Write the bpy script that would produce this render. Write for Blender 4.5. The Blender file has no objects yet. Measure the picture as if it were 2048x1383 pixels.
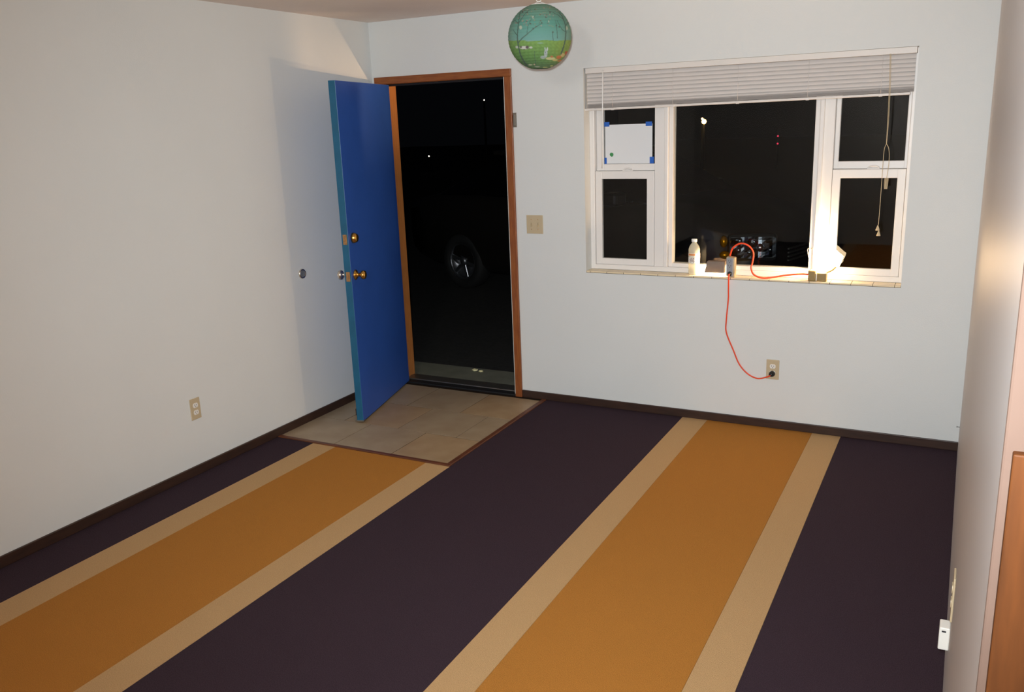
import bpy, bmesh, math, random
from mathutils import Vector, Matrix

# ------------------------------------------------------------------ camera, world, lights
scene = bpy.context.scene
COL = scene.collection
FPX = 1729.94
CAM = Vector((3.5801, -4.898, 1.7841))
FW = Vector((-0.45475708, 0.85443289, -0.25127762))
RT = Vector((0.88662079, 0.4610175, -0.03696536))
UP = Vector((-0.08425896, 0.23959822, 0.96720893))
cam_d = bpy.data.cameras.new('camera')
cam_d.sensor_width = 36.0
cam_d.lens = FPX / 2048.0 * 36.0
cam_d.clip_start = 0.02
cam_o = bpy.data.objects.new('camera', cam_d)
COL.objects.link(cam_o)
m3 = Matrix((RT, UP, -FW)).transposed()
cam_o.matrix_world = Matrix.Translation(CAM) @ m3.to_4x4()
scene.camera = cam_o

w = bpy.data.worlds.new('night')
scene.world = w
w.use_nodes = True
w.node_tree.nodes['Background'].inputs[0].default_value = (0.55, 0.62, 0.8, 1)
w.node_tree.nodes['Background'].inputs[1].default_value = 0.0022

# the photographer's flash: a small cool lamp beside the lens, beam as wide as a pocket flash throws
fl = bpy.data.lights.new('flash', 'SPOT')
fl.energy = 455
fl.color = (0.88, 0.955, 1.0)
fl.spot_size = math.radians(93)
fl.spot_blend = 1.0
fl.shadow_soft_size = 0.02
flo = bpy.data.objects.new('flash', fl)
COL.objects.link(flo)
fdir = (FW + RT * (190 / FPX) + UP * (150 / FPX)).normalized()      # aim turned right and up to brighten that side of the room
fr_ = fdir.cross(UP).normalized()
flo.matrix_world = Matrix.Translation(CAM + UP * 0.055 - RT * 0.03) @ Matrix((fr_, fr_.cross(fdir), -fdir)).transposed().to_4x4()

# added fill light behind the photographer, lifts the ceiling and walls
fill_d = bpy.data.lights.new('added_fill_light', 'POINT')
fill_d.energy = 100
fill_d.shadow_soft_size = 0.14
fill_d.color = (1.0, 0.95, 0.90)
fill_o = bpy.data.objects.new('added_fill_light', fill_d)
COL.objects.link(fill_o)
fill_o.location = (3.3, -5.9, 2.2)

scene.view_settings.view_transform = 'Standard'
scene.view_settings.look = 'None'
scene.view_settings.gamma = 1.0
scene.view_settings.use_curve_mapping = False
scene.view_settings.exposure = 0.0

# ------------------------------------------------------------------ helpers
PI = math.pi


def lin(c):
    return tuple(((x / 255.0) / 12.92 if x / 255.0 <= 0.04045 else ((x / 255.0 + 0.055) / 1.055) ** 2.4) for x in c)


def mat(name, rgb, rough=0.5, metal=0.0, var=0.0, vscale=6.0, bump=0.0, bscale=200.0, spec=0.5, coat=0.0,
        emit=None, estr=0.0, stretch=(1, 1, 1), rgb2=None, detail=3.0):
    m = bpy.data.materials.new(name)
    m.use_nodes = True
    nt = m.node_tree
    b = nt.nodes['Principled BSDF']
    c = lin(rgb)
    b.inputs['Base Color'].default_value = (*c, 1)
    b.inputs['Roughness'].default_value = rough
    b.inputs['Metallic'].default_value = metal
    b.inputs['Specular IOR Level'].default_value = spec
    b.inputs['Coat Weight'].default_value = coat
    if emit:
        b.inputs['Emission Color'].default_value = (*emit, 1)
        b.inputs['Emission Strength'].default_value = estr
    if var or rgb2 or bump:
        tc = nt.nodes.new('ShaderNodeTexCoord')
        mp = nt.nodes.new('ShaderNodeMapping')
        mp.inputs['Scale'].default_value = stretch
        nt.links.new(tc.outputs['Object'], mp.inputs['Vector'])
    if var or rgb2:
        n = nt.nodes.new('ShaderNodeTexNoise')
        n.inputs['Scale'].default_value = vscale
        n.inputs['Detail'].default_value = detail
        nt.links.new(mp.outputs[0], n.inputs['Vector'])
        r = nt.nodes.new('ShaderNodeValToRGB')
        r.color_ramp.elements[0].position = 0.3
        r.color_ramp.elements[1].position = 0.7
        a, d = (lin(rgb), lin(rgb2)) if rgb2 else (tuple(x * (1 - var) for x in c), tuple(min(1, x * (1 + var)) for x in c))
        r.color_ramp.elements[0].color = (*a, 1)
        r.color_ramp.elements[1].color = (*d, 1)
        nt.links.new(n.outputs[0], r.inputs[0])
        nt.links.new(r.outputs[0], b.inputs['Base Color'])
    if bump:
        n2 = nt.nodes.new('ShaderNodeTexNoise')
        n2.inputs['Scale'].default_value = bscale
        n2.inputs['Detail'].default_value = 2
        nt.links.new(mp.outputs[0], n2.inputs['Vector'])
        bp = nt.nodes.new('ShaderNodeBump')
        bp.inputs['Strength'].default_value = bump
        bp.inputs['Distance'].default_value = 0.004
        nt.links.new(n2.outputs[0], bp.inputs['Height'])
        nt.links.new(bp.outputs[0], b.inputs['Normal'])
    return m


def attr_mat(name, attr, rough=0.6):
    m = bpy.data.materials.new(name)
    m.use_nodes = True
    nt = m.node_tree
    a = nt.nodes.new('ShaderNodeAttribute')
    a.attribute_name = attr
    b = nt.nodes['Principled BSDF']
    b.inputs['Roughness'].default_value = rough
    b.inputs['Specular IOR Level'].default_value = 0.25
    nt.links.new(a.outputs['Color'], b.inputs['Base Color'])
    return m


def glass_mat(name, tint=(0.93, 0.95, 0.94)):
    m = bpy.data.materials.new(name)
    m.use_nodes = True
    nt = m.node_tree
    nt.nodes.clear()
    out = nt.nodes.new('ShaderNodeOutputMaterial')
    mix = nt.nodes.new('ShaderNodeMixShader')
    tr = nt.nodes.new('ShaderNodeBsdfTransparent')
    tr.inputs[0].default_value = (*tint, 1)
    gl = nt.nodes.new('ShaderNodeBsdfGlossy')
    gl.inputs['Roughness'].default_value = 0.01
    fr = nt.nodes.new('ShaderNodeFresnel')
    fr.inputs['IOR'].default_value = 1.5
    geo = nt.nodes.new('ShaderNodeNewGeometry')
    inv = nt.nodes.new('ShaderNodeMath')
    inv.operation = 'SUBTRACT'
    inv.inputs[0].default_value = 1.0
    mul = nt.nodes.new('ShaderNodeMath')
    mul.operation = 'MULTIPLY'
    nt.links.new(geo.outputs['Backfacing'], inv.inputs[1])
    nt.links.new(fr.outputs[0], mul.inputs[0])
    nt.links.new(inv.outputs[0], mul.inputs[1])
    nt.links.new(mul.outputs[0], mix.inputs[0])
    nt.links.new(tr.outputs[0], mix.inputs[1])
    nt.links.new(gl.outputs[0], mix.inputs[2])
    nt.links.new(mix.outputs[0], out.inputs[0])
    return m


class MB:
    """collects shapes, builds ONE mesh object"""
    def __init__(s):
        s.v, s.f, s.mi, s.sm = [], [], [], []

    def add(s, vs, fs, mi=0, smooth=False, M=None):
        o = len(s.v)
        for p in vs:
            p = Vector(p)
            s.v.append(M @ p if M else p)
        for f in fs:
            s.f.append([i + o for i in f])
            s.mi.append(mi)
            s.sm.append(smooth)
        return s

    def box(s, a, b, mi=0, M=None, face_mi=None):
        x0, y0, z0 = (min(a[i], b[i]) for i in range(3))
        x1, y1, z1 = (max(a[i], b[i]) for i in range(3))
        vs = [(x0, y0, z0), (x1, y0, z0), (x1, y1, z0), (x0, y1, z0), (x0, y0, z1), (x1, y0, z1), (x1, y1, z1), (x0, y1, z1)]
        fs = [(0, 3, 2, 1), (4, 5, 6, 7), (0, 1, 5, 4), (1, 2, 6, 5), (2, 3, 7, 6), (3, 0, 4, 7)]  # -z +z -y +x +y -x
        for k, f in enumerate(fs):
            s.add([vs[i] for i in f], [(0, 1, 2, 3)], (face_mi or {}).get(k, mi), False, M)
        return s

    def bbox(s, a, b, r=0.004, seg=2, mi=0, M=None):
        """bevelled box"""
        bm = bmesh.new()
        bmesh.ops.create_cube(bm, size=1.0)
        for v in bm.verts:
            v.co = Vector([(a[i] + b[i]) / 2 + v.co[i] * abs(b[i] - a[i]) for i in range(3)])
        bmesh.ops.bevel(bm, geom=bm.edges[:], offset=r, segments=seg, affect='EDGES', profile=0.5)
        bm.verts.index_update()
        s.add([v.co.copy() for v in bm.verts], [[v.index for v in f.verts] for f in bm.faces], mi, False, M)
        bm.free()
        return s

    def lathe(s, prof, n=24, mi=0, M=None, smooth=True, cap=True):
        """profile [(r, z)] about z"""
        vs, fs = [], []
        for r, z in prof:
            for i in range(n):
                a = 2 * PI * i / n
                vs.append((r * math.cos(a), r * math.sin(a), z))
        for k in range(len(prof) - 1):
            for i in range(n):
                j = (i + 1) % n
                fs.append((k * n + i, k * n + j, (k + 1) * n + j, (k + 1) * n + i))
        if cap:
            fs.append(tuple(range(n - 1, -1, -1)))
            fs.append(tuple((len(prof) - 1) * n + i for i in range(n)))
        return s.add(vs, fs, mi, smooth, M)

    def tube(s, pts, r, n=8, mi=0, sub=6, closed=False):
        P = [Vector(p) for p in pts]
        if sub > 1 and len(P) > 2:
            Q = []
            for i in range(len(P) - 1):
                p0, p1, p2, p3 = P[max(i - 1, 0)], P[i], P[i + 1], P[min(i + 2, len(P) - 1)]
                for k in range(sub):
                    t = k / sub
                    Q.append(0.5 * ((2 * p1) + (p2 - p0) * t + (2 * p0 - 5 * p1 + 4 * p2 - p3) * t * t + (3 * p1 - p0 - 3 * p2 + p3) * t ** 3))
            Q.append(P[-1])
            P = Q
        T = [(P[min(i + 1, len(P) - 1)] - P[max(i - 1, 0)]).normalized() for i in range(len(P))]
        N = T[0].orthogonal().normalized()
        vs, fs = [], []
        for i, p in enumerate(P):
            N = (N - T[i] * N.dot(T[i])).normalized()
            B = T[i].cross(N)
            for k in range(n):
                a = 2 * PI * k / n
                vs.append(p + (N * math.cos(a) + B * math.sin(a)) * r)
        for i in range(len(P) - 1):
            for k in range(n):
                j = (k + 1) % n
                fs.append((i * n + k, i * n + j, (i + 1) * n + j, (i + 1) * n + k))
        fs.append(tuple(range(n - 1, -1, -1)))
        fs.append(tuple((len(P) - 1) * n + k for k in range(n)))
        return s.add(vs, fs, mi, True)

    def prism(s, poly, z0, z1, mi=0, M=None):
        n = len(poly)
        vs = [(x, y, z0) for x, y in poly] + [(x, y, z1) for x, y in poly]
        fs = [tuple(range(n - 1, -1, -1)), tuple(range(n, 2 * n))] + [(i, (i + 1) % n, n + (i + 1) % n, n + i) for i in range(n)]
        return s.add(vs, fs, mi, False, M)

    def build(s, name, mats, parent=None, fix=True):
        me = bpy.data.meshes.new(name)
        me.from_pydata([tuple(v) for v in s.v], [], s.f)
        for m in (mats if isinstance(mats, (list, tuple)) else [mats]):
            me.materials.append(m)
        for p, mi, sm in zip(me.polygons, s.mi, s.sm):
            p.material_index = mi
            p.use_smooth = sm
        if fix:
            bm = bmesh.new()
            bm.from_mesh(me)
            bmesh.ops.remove_doubles(bm, verts=bm.verts[:], dist=1e-6)
            bmesh.ops.recalc_face_normals(bm, faces=bm.faces[:])
            bm.to_mesh(me)
            bm.free()
        o = bpy.data.objects.new(name, me)
        COL.objects.link(o)
        if parent:
            o.parent = parent
            o.matrix_parent_inverse = parent_world(parent).inverted()
        return o


def parent_world(o):
    M = o.matrix_basis.copy()
    p = o
    while p.parent:
        M = p.parent.matrix_basis @ p.matrix_parent_inverse @ M if False else (p.parent.matrix_basis @ p.matrix_parent_inverse) @ M
        p = p.parent
    return M


def empty(name, loc=(0, 0, 0)):
    o = bpy.data.objects.new(name, None)
    COL.objects.link(o)
    o.location = loc
    o.empty_display_size = 0.05
    o.matrix_basis = Matrix.Translation(loc)
    return o


def tag(o, label=None, cat=None, group=None, kind=None):
    if label: o['label'] = label
    if cat: o['category'] = cat
    if group: o['group'] = group
    if kind: o['kind'] = kind
    return o


def share(src, name, parent, M):
    """another piece that shares the mesh of src"""
    c = src.copy()
    COL.objects.link(c)
    c.name = name
    c.matrix_basis = M
    c.parent = parent
    c.matrix_parent_inverse = parent_world(parent).inverted()
    return c


def frame(o, z, x=None):
    """matrix at o with local z along z"""
    z = Vector(z).normalized()
    x = Vector(x) if x else z.orthogonal()
    y = z.cross(x).normalized()
    x = y.cross(z).normalized()
    return Matrix.Translation(o) @ Matrix((x, y, z)).transposed().to_4x4()


# ------------------------------------------------------------------ materials
M = {}
M['wall'] = mat('wall_paint', (221, 223, 221), 0.62, var=0.012, vscale=2.0, bump=0.12, bscale=160, spec=0.35)
M['wall_gloss'] = mat('satin_wall_paint', (216, 211, 209), 0.45, var=0.012, vscale=2.0, bump=0.06, bscale=120, spec=0.5)
M['ceiling'] = mat('ceiling_paint', (238, 226, 218), 0.85, var=0.02, vscale=4, bump=0.35, bscale=110, spec=0.2)
M['carpet_dark'] = mat('aubergine_carpet', (60, 47, 55), 0.97, var=0.28, vscale=260, bump=0.9, bscale=330, spec=0.08, detail=2)
M['carpet_cream'] = mat('cream_carpet', (194, 158, 113), 0.97, var=0.10, vscale=260, bump=0.9, bscale=330, spec=0.08, detail=2)
M['carpet_gold'] = mat('amber_carpet', (178, 120, 54), 0.97, var=0.12, vscale=260, bump=0.9, bscale=330, spec=0.08, detail=2)
M['subfloor'] = mat('subfloor', (60, 50, 44), 0.9)
M['vinyl'] = mat('kitchen_vinyl', (170, 150, 126), 0.5, var=0.06, vscale=8)
M['stone'] = mat('entry_stone', (150, 130, 104), 0.42, rgb2=(164, 146, 120), vscale=7, bump=0.08, bscale=60, detail=5)
M['stone2'] = mat('entry_stone_warm', (156, 130, 98), 0.42, rgb2=(168, 144, 112), vscale=9, bump=0.08, bscale=60, detail=5)
M['grout'] = mat('grout', (44, 34, 26), 0.95, spec=0.1)
M['base'] = mat('dark_stained_wood', (62, 40, 30), 0.45, rgb2=(46, 30, 24), vscale=9, stretch=(1, 1, 6))
M['casing'] = mat('red_brown_casing', (152, 88, 40), 0.4, rgb2=(128, 66, 30), vscale=14, stretch=(6, 6, 0.8))
M['casing_h'] = mat('red_brown_casing_head', (152, 88, 40), 0.4, rgb2=(128, 66, 30), vscale=14, stretch=(0.8, 6, 6))
M['jamb'] = mat('jamb_wood', (190, 124, 66), 0.45, rgb2=(172, 108, 56), vscale=14, stretch=(6, 6, 0.8))
M['trimwood'] = mat('edging_wood', (104, 58, 32), 0.45, rgb2=(84, 46, 28), vscale=10)
M['panel'] = mat('varnished_panel_wood', (90, 50, 20), 0.6, spec=0.15, rgb2=(70, 38, 15), vscale=9, stretch=(7, 7, 0.7), detail=5)
M['wall_shade'] = mat('brown_wall_shade', (96, 77, 67), 0.7, spec=0.15, var=0.05, vscale=10)  # dark colour stands in for shade on the wall end
M['strip_white'] = mat('white_weatherstrip', (225, 222, 210), 0.5)
M['black_rubber'] = mat('black_rubber', (22, 22, 24), 0.6)
M['blue'] = mat('blue_door_paint', (44, 86, 172), 0.38, var=0.05, vscale=5, bump=0.05, bscale=70, spec=0.45)
M['teal'] = mat('teal_edge_paint', (24, 90, 122), 0.42, var=0.08, vscale=12, spec=0.45)
M['brass'] = mat('brass', (214, 164, 84), 0.28, metal=1.0)
M['brass_old'] = mat('worn_brass', (190, 146, 100), 0.4, metal=0.85, var=0.15, vscale=60)
M['chrome'] = mat('chrome', (222, 212, 196), 0.28, metal=1.0)
M['alu'] = mat('brushed_aluminium', (150, 146, 138), 0.4, metal=0.9)
M['dark'] = mat('dark_grey_rubber', (44, 44, 48), 0.5)
M['almond'] = mat('almond_plastic', (196, 178, 146), 0.4)
M['white_plastic'] = mat('white_plastic', (236, 234, 226), 0.4)
M['socket_white'] = mat('socket_white', (232, 230, 224), 0.35)
M['vinyl_white'] = mat('white_window_vinyl', (236, 232, 228), 0.35, spec=0.45)
M['sill_tile'] = mat('sill_tile', (232, 214, 180), 0.35, var=0.03, vscale=14)
M['glass'] = glass_mat('window_glass')
M['slat'] = mat('blind_slat', (214, 208, 204), 0.5)
M['pad'] = mat('grey_rubber_pad', (112, 114, 118), 0.6)
M['rail'] = mat('blind_rail', (226, 220, 214), 0.45)
M['cord'] = mat('blind_cord', (206, 186, 150), 0.8)
M['wand'] = mat('clear_wand', (225, 224, 222), 0.2)
M['paper'] = mat('paper', (228, 230, 232), 0.8)
M['tape'] = mat('blue_tape', (30, 96, 190), 0.6)
M['green'] = mat('green_sticker', (60, 140, 80), 0.6)
M['orange'] = mat('orange_cord', (236, 74, 30), 0.42)
M['black'] = mat('black_plug', (24, 24, 24), 0.45)
M['grey'] = mat('grey_block', (150, 154, 160), 0.5)
M['tan_and_lit_side'] = mat('tan_plastic_and_lit_side', (178, 160, 128), 0.5)
M['housing'] = mat('taupe_lamp_housing', (128, 112, 100), 0.5, var=0.05, vscale=40)
M['lampbase'] = mat('khaki_lamp_base', (150, 126, 76), 0.5)
M['bulb'] = mat('lit_bulb', (255, 244, 220), 0.5, emit=(1.0, 0.67, 0.37), estr=330)
M['bulb_neck'] = mat('glowing_bulb_neck', (255, 244, 220), 0.5, emit=(1.0, 0.74, 0.44), estr=24)
M['bulb2'] = mat('lit_tube', (255, 244, 220), 0.5, emit=(1.0, 0.73, 0.42), estr=1300)
M['porch_bulb'] = mat('lit_porch_bulb', (255, 240, 210), 0.5, emit=(1.0, 0.62, 0.32), estr=4400)
M['wire'] = mat('steel_wire', (120, 112, 96), 0.4, metal=0.8)
M['cap'] = mat('bottle_cap', (244, 244, 240), 0.4)
M['asphalt'] = mat('asphalt', (42, 42, 40), 0.85, var=0.3, vscale=30, bump=0.5, bscale=90)
M['concrete'] = mat('porch_concrete', (118, 120, 104), 0.85, var=0.12, vscale=9, bump=0.3, bscale=70)
M['foil'] = mat('crumpled_wrapper', (248, 240, 186), 0.5)
M['car'] = mat('dark_car_paint', (26, 24, 22), 0.28, coat=0.6)
M['car_glass'] = mat('car_glass', (8, 8, 10), 0.08)
M['tyre'] = mat('tyre_rubber', (20, 20, 20), 0.8)
M['alloy'] = mat('alloy_rim', (128, 130, 134), 0.35, metal=0.9)
M['reflector'] = mat('lamp_reflector', (226, 232, 240), 0.24, metal=1.0)
M['dark_reflector'] = mat('dim_reflector', (104, 108, 116), 0.24, metal=1.0)
M['amber'] = mat('amber_lens', (255, 166, 14), 0.34, metal=0.75)
M['red_lens'] = mat('red_lamp', (200, 10, 20), 0.4, emit=(1.0, 0.05, 0.12), estr=0.9)
M['street'] = mat('street_lamp_glow', (255, 220, 150), 0.4, emit=(1.0, 0.55, 0.14), estr=16)
M['pale_lamp'] = mat('pale_lamp_glow', (255, 245, 225), 0.4, emit=(1.0, 0.9, 0.75), estr=5)
M['pole'] = mat('dark_pole', (10, 10, 10), 0.7)
M['siding'] = mat('exterior_siding', (120, 112, 100), 0.7, var=0.05)

# ------------------------------------------------------------------ room
W, H = 3.6352, 2.44
WT = 0.16                      # thickness of the outer wall
YR = -7.4                      # rear end of the room
DX0, DX1, DZ = 0.072, 0.994, 2.050       # door opening
WX0, WX1, WZ0, WZ1 = 1.5135, 3.2986, 0.8727, 2.067   # window opening
TX, TY = 1.2215, -1.2334       # entry tile field, outer edge of its edging

b = MB()
b.box((-0.12, YR, -0.06), (6.2, WT, -0.012))
floor = tag(b.build('floor', M['subfloor']), 'carpeted living room floor with a stone entry square', 'floor', kind='structure')

# carpet: parallel runs of carpet, each a strip of its own
S = [0.0, 0.2837, 0.4468, 1.0693, TX, 2.1379, 2.2909, 2.8954, 3.0491, W]
kinds = ['dark', 'cream', 'gold', 'cream', 'dark', 'cream', 'gold', 'cream', 'dark']
for i, k in enumerate(kinds):
    x0, x1 = S[i], S[i + 1]
    y1 = TY if i < 4 else 0.0
    g = 0.0006
    MB().box((x0 + (g if i else 0), YR, -0.012), (x1 - (g if i < 8 else 0), y1 - 0.0005, 0.0)).build('carpet_strip', M['carpet_' + k], floor)
MB().box((W, YR, -0.012), (6.2, 0, -0.002)).build('kitchen_floor_sheet', M['vinyl'], floor)

# entry stone: staggered rows of tiles on a bed of grout, edged in wood
MB().box((0, TY, -0.012), (TX, 0.0, -0.0004)).build('grout_bed', M['grout'], floor)
rows = [(-0.040, -0.444, [0.0, 0.41, 0.815, 1.19]), (-0.444, -0.838, [0.0, 0.205, 0.61, 1.023, 1.19]), (-0.838, -1.207, [0.0, 0.41, 0.815, 1.19])]
rnd = random.Random(4)
for (ya, yb, xs) in rows:
    for k in range(len(xs) - 1):
        dz = rnd.uniform(-0.0006, 0.0006)
        t = MB().bbox((xs[k] + 0.0022, yb + 0.0022, -0.010), (xs[k + 1] - 0.0022, ya - 0.0022, 0.001 + dz), 0.0006, 1)
        t.build('tile', M['stone2'] if (k + len(xs)) % 3 == 0 else M['stone'], floor)
t1 = tag(empty('trim_1', (TX, TY, 0)), 'dark red-brown wooden edging around the stone entry', 'floor trim', kind='structure')
MB().bbox((0.013, TY, -0.006), (TX, TY + 0.026, 0.007), 0.003).build('edging_board', M['trimwood'], t1)
MB().bbox((TX - 0.030, TY + 0.0265, -0.006), (TX, -0.014, 0.007), 0.003).build('edging_board', M['trimwood'], t1)

# back wall with the door and window openings
b = MB()
for (x0, x1, z0, z1) in [(-0.12, DX0 - 0.02, -0.3, H), (DX0 - 0.02, DX1 + 0.02, DZ + 0.02, H), (DX1 + 0.02, WX0, -0.3, H),
                         (WX0, WX1, -0.3, WZ0 - 0.012), (WX0, WX1, WZ1, H), (WX1, 6.2, -0.3, H)]:
    b.box((x0, 0, z0), (x1, WT, z1), face_mi={4: 1})
tag(b.build('wall_back', [M['wall'], M['siding']]), 'off-white back wall with the front door and the window', 'wall', kind='structure')
tag(MB().box((-0.12, YR, 0), (0, 0, H)).build('wall_left', M['wall']), 'plain off-white wall beside the open blue door', 'wall', kind='structure')
RYE = -3.88
b = MB()
b.box((W, RYE, -0.012), (W + 0.115, 0, H))
tag(b.build('wall_right', M['wall_gloss']), 'satin painted wall that ends in a free corner', 'wall', kind='structure')
tag(MB().box((-0.12, YR - 0.12, 0), (6.2, YR, H)).build('wall_rear', M['wall']), 'plain rear wall of the room', 'wall', kind='structure')
tag(MB().box((6.08, YR, 0), (6.2, 0, H)).build('wall_kitchen', M['wall']), 'plain kitchen side wall', 'wall', kind='structure')
tag(MB().box((-0.12, YR - 0.12, H), (6.2, WT, H + 0.1)).build('ceiling', M['ceiling']), 'pinkish off-white textured ceiling', 'ceiling', kind='structure')

# baseboards, thin and dark
tag(MB().bbox((0, YR, 0.0), (0.012, -0.03, 0.052), 0.003).build('baseboard_left', M['base']), 'thin dark brown baseboard along the plain wall', 'baseboard', kind='structure')
tag(MB().bbox((1.0445, -0.012, 0.0), (W, 0, 0.050), 0.003).build('baseboard_back', M['base']), 'thin dark brown baseboard below the window', 'baseboard', kind='structure')

# wooden panel on the free end of the right wall, over a shade-coloured board
t3 = tag(empty('trim_3', (W + 0.06, RYE, 0)), 'varnished orange-brown wooden end panel over a shade-dark board on the wall corner', 'wood panel', kind='structure')
MB().bbox((W - 0.0006, RYE - 0.006, 0.0), (W + 0.115, RYE, H - 0.001), 0.003).build('shade_board', M['wall_shade'], t3)  # added board, its dark brown replaces shade on the painted wall end
MB().bbox((W + 0.0085, RYE - 0.020, 0.0), (W + 0.115, RYE - 0.0062, 1.424), 0.002).build('end_panel', M['panel'], t3)

# ------------------------------------------------------------------ door frame and door
t2 = tag(empty('trim_2', (DX0, 0, 0)), 'red-brown wooden frame around the front doorway', 'door frame', kind='structure')
CW, CT = 0.048, 0.016
MB().bbox((DX1, -CT, 0.0), (DX1 + CW, 0, DZ), 0.003).build('casing_leg', M['casing'], t2)
MB().bbox((DX0 - CW, -CT, 0.0), (DX0, 0, DZ), 0.003).build('casing_leg', M['casing'], t2)
MB().bbox((DX0 - CW, -CT, DZ + 0.0003), (DX1 + CW, 0, DZ + CW - 0.004), 0.003).build('casing_head', M['casing_h'], t2)
MB().box((DX0 - 0.02, 0.0002, 0), (DX0, WT, DZ)).build('jamb', M['jamb'], t2)
MB().box((DX1, 0.0002, 0), (DX1 + 0.02, WT, DZ)).build('jamb', M['jamb'], t2)
MB().box((DX0 - 0.02, 0.0002, DZ), (DX1 + 0.02, WT, DZ + 0.02)).build('head_jamb', M['jamb'], t2)
MB().box((DX0, 0.048, 0.012), (DX0 + 0.012, 0.085, DZ - 0.012)).build('door_stop', M['jamb'], t2)
MB().box((DX1 - 0.012, 0.048, 0.012), (DX1, 0.085, DZ - 0.012)).build('door_stop', M['jamb'], t2)
MB().box((DX0, 0.048, DZ - 0.012), (DX1, 0.085, DZ)).build('door_stop', M['casing_h'], t2)
MB().bbox((DX1 - 0.011, -0.002, 0.014), (DX1, 0.012, DZ - 0.001), 0.002).build('weatherstrip', M['strip_white'], t2)
MB().bbox((DX0 + 0.004, 0.036, DZ - 0.014), (DX1 - 0.012, 0.0478, DZ - 0.001), 0.002).build('head_weatherstrip', M['black_rubber'], t2)
thr = MB().bbox((DX0, -0.012, 0.0), (DX1, 0.155, 0.012), 0.003).build('threshold', M['black_rubber'], t2)
MB().bbox((DX0 + 0.001, 0.040, 0.012), (DX1 - 0.001, 0.150, 0.021), 0.004).build('sill_plate', M['alu'], thr)

# the leaf, swung into the room; local: x along the leaf from the hinge, y = outward face, z up
ang = -0.2635
LU = Vector((-math.sin(ang), -math.cos(ang), 0))
LN = Vector((-LU.y, LU.x, 0))
DL, DT, DZ0, DZ1 = 0.872, 0.044, 0.014, 2.044
P0 = Vector((0.1292, 0.0, 0)) - LN * DT - LU * 0.004
ML = Matrix.Translation(P0) @ Matrix((LU, LN, Vector((0, 0, 1)))).transposed().to_4x4()
door = empty('door_1')
door.matrix_basis = Matrix.Translation(P0)
tag(door, 'bright blue front door standing open into the room', 'door', kind='structure')
bm_ = MB()
bm_.bbox((0, 0, DZ0), (DL, DT, DZ1), 0.0025, 2, 0, ML)
leaf = bm_.build('door_leaf', [M['blue'], M['teal']], door)
for p in leaf.data.polygons:
    if abs(p.normal.dot(LU)) > 0.6:
        p.material_index = 1
tag(leaf, 'flat blue door leaf with a teal painted edge')


def onleaf(x, y, z):
    return ML @ Vector((x, y, z))


def knobprof(r):
    return [(0.0, 0), (r * 1.15, 0), (r * 1.15, 0.004), (r * 0.95, 0.009), (r * 0.42, 0.012), (r * 0.40, 0.030), (r * 0.62, 0.036),
            (r * 0.95, 0.043), (r, 0.052), (r * 0.92, 0.061), (r * 0.6, 0.066), (0.0, 0.067)]


# outer knob (rose seen edge-on), inner knob, dead bolt, latch plates
KX, KZ, BZ = 0.812, 0.925, 1.146
MB().lathe(knobprof(0.027), 28, M=frame(onleaf(KX, DT, KZ), LN), cap=False).build('outer_knob', M['brass'], door)
MB().lathe(knobprof(0.027), 28, M=frame(onleaf(KX, 0, KZ), -LN), cap=False).build('inner_knob', M['chrome'], door)
MB().lathe([(0, 0), (0.031, 0), (0.031, 0.012), (0.027, 0.019), (0.024, 0.026), (0.02, 0.029), (0, 0.030)], 28,
           M=frame(onleaf(0.806, DT, BZ), LN), cap=False).build('deadbolt_cylinder', M['brass'], door)
MB().lathe([(0, 0), (0.028, 0), (0.026, 0.012), (0.0, 0.014)], 24, M=frame(onleaf(0.806, 0, BZ), -LN), cap=False).build('thumb_turn_rose', M['brass'], door)
for z, h in ((BZ - 0.002, 0.030), (KZ - 0.002, 0.029)):
    pl = MB().bbox((DL - 0.0005, 0.010, z - h), (DL + 0.0022, 0.035, z + h), 0.0008, 1, 0, ML).build('latch_plate', M['brass_old'], door)
    MB().bbox((DL + 0.002, 0.016, z - 0.009), (DL + 0.008, 0.029, z + 0.009), 0.002, 1, 0, ML).build('latch_bolt', M['brass_old'], pl)
    for dz in (-h + 0.006, h - 0.006):
        MB().lathe([(0, 0), (0.0032, 0), (0.0028, 0.0012), (0, 0.0014)], 10, M=frame(onleaf(DL + 0.002, 0.0225, z + dz), LU), cap=False).build('screw', M['brass_old'], pl)
for z in (0.25, 1.03, 1.82):
    MB().lathe([(0, -0.045), (0.006, -0.045), (0.006, 0.045), (0, 0.045)], 12, M=Matrix.Translation(onleaf(-0.003, -0.006, z)), cap=False).build('hinge', M['brass_old'], door)
MB().box((0.003, 0.004, 0.0085), (DL - 0.003, DT - 0.004, DZ0), 0, ML).build('door_sweep', M['black_rubber'], door)
MB().bbox((DL - 0.030, -0.012, 0.0085), (DL + 0.001, DT + 0.001, 0.020), 0.002, 1, 0, ML).build('sweep_end', M['alu'], door)

# ------------------------------------------------------------------ window
win = tag(empty('window_1', ((WX0 + WX1) / 2, 0.12, WZ0)), 'white triple window with a large centre pane and two sash sides', 'window', kind='structure')
V = M['vinyl_white']


def ringframe(name, x0, x1, z0, z1, l, r, bt, tp, y0, y1, parent):
    q = MB()
    q.bbox((x0, y0, z0), (x0 + l, y1, z1), 0.003)
    q.bbox((x1 - r, y0, z0), (x1, y1, z1), 0.003)
    q.bbox((x0 + l - 0.003, y0 + 0.0004, z0), (x1 - r + 0.003, y1, z0 + bt), 0.003)
    q.bbox((x0 + l - 0.003, y0 + 0.0004, z1 - tp), (x1 - r + 0.003, y1, z1), 0.003)
    return q.build(name, V, parent)


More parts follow.
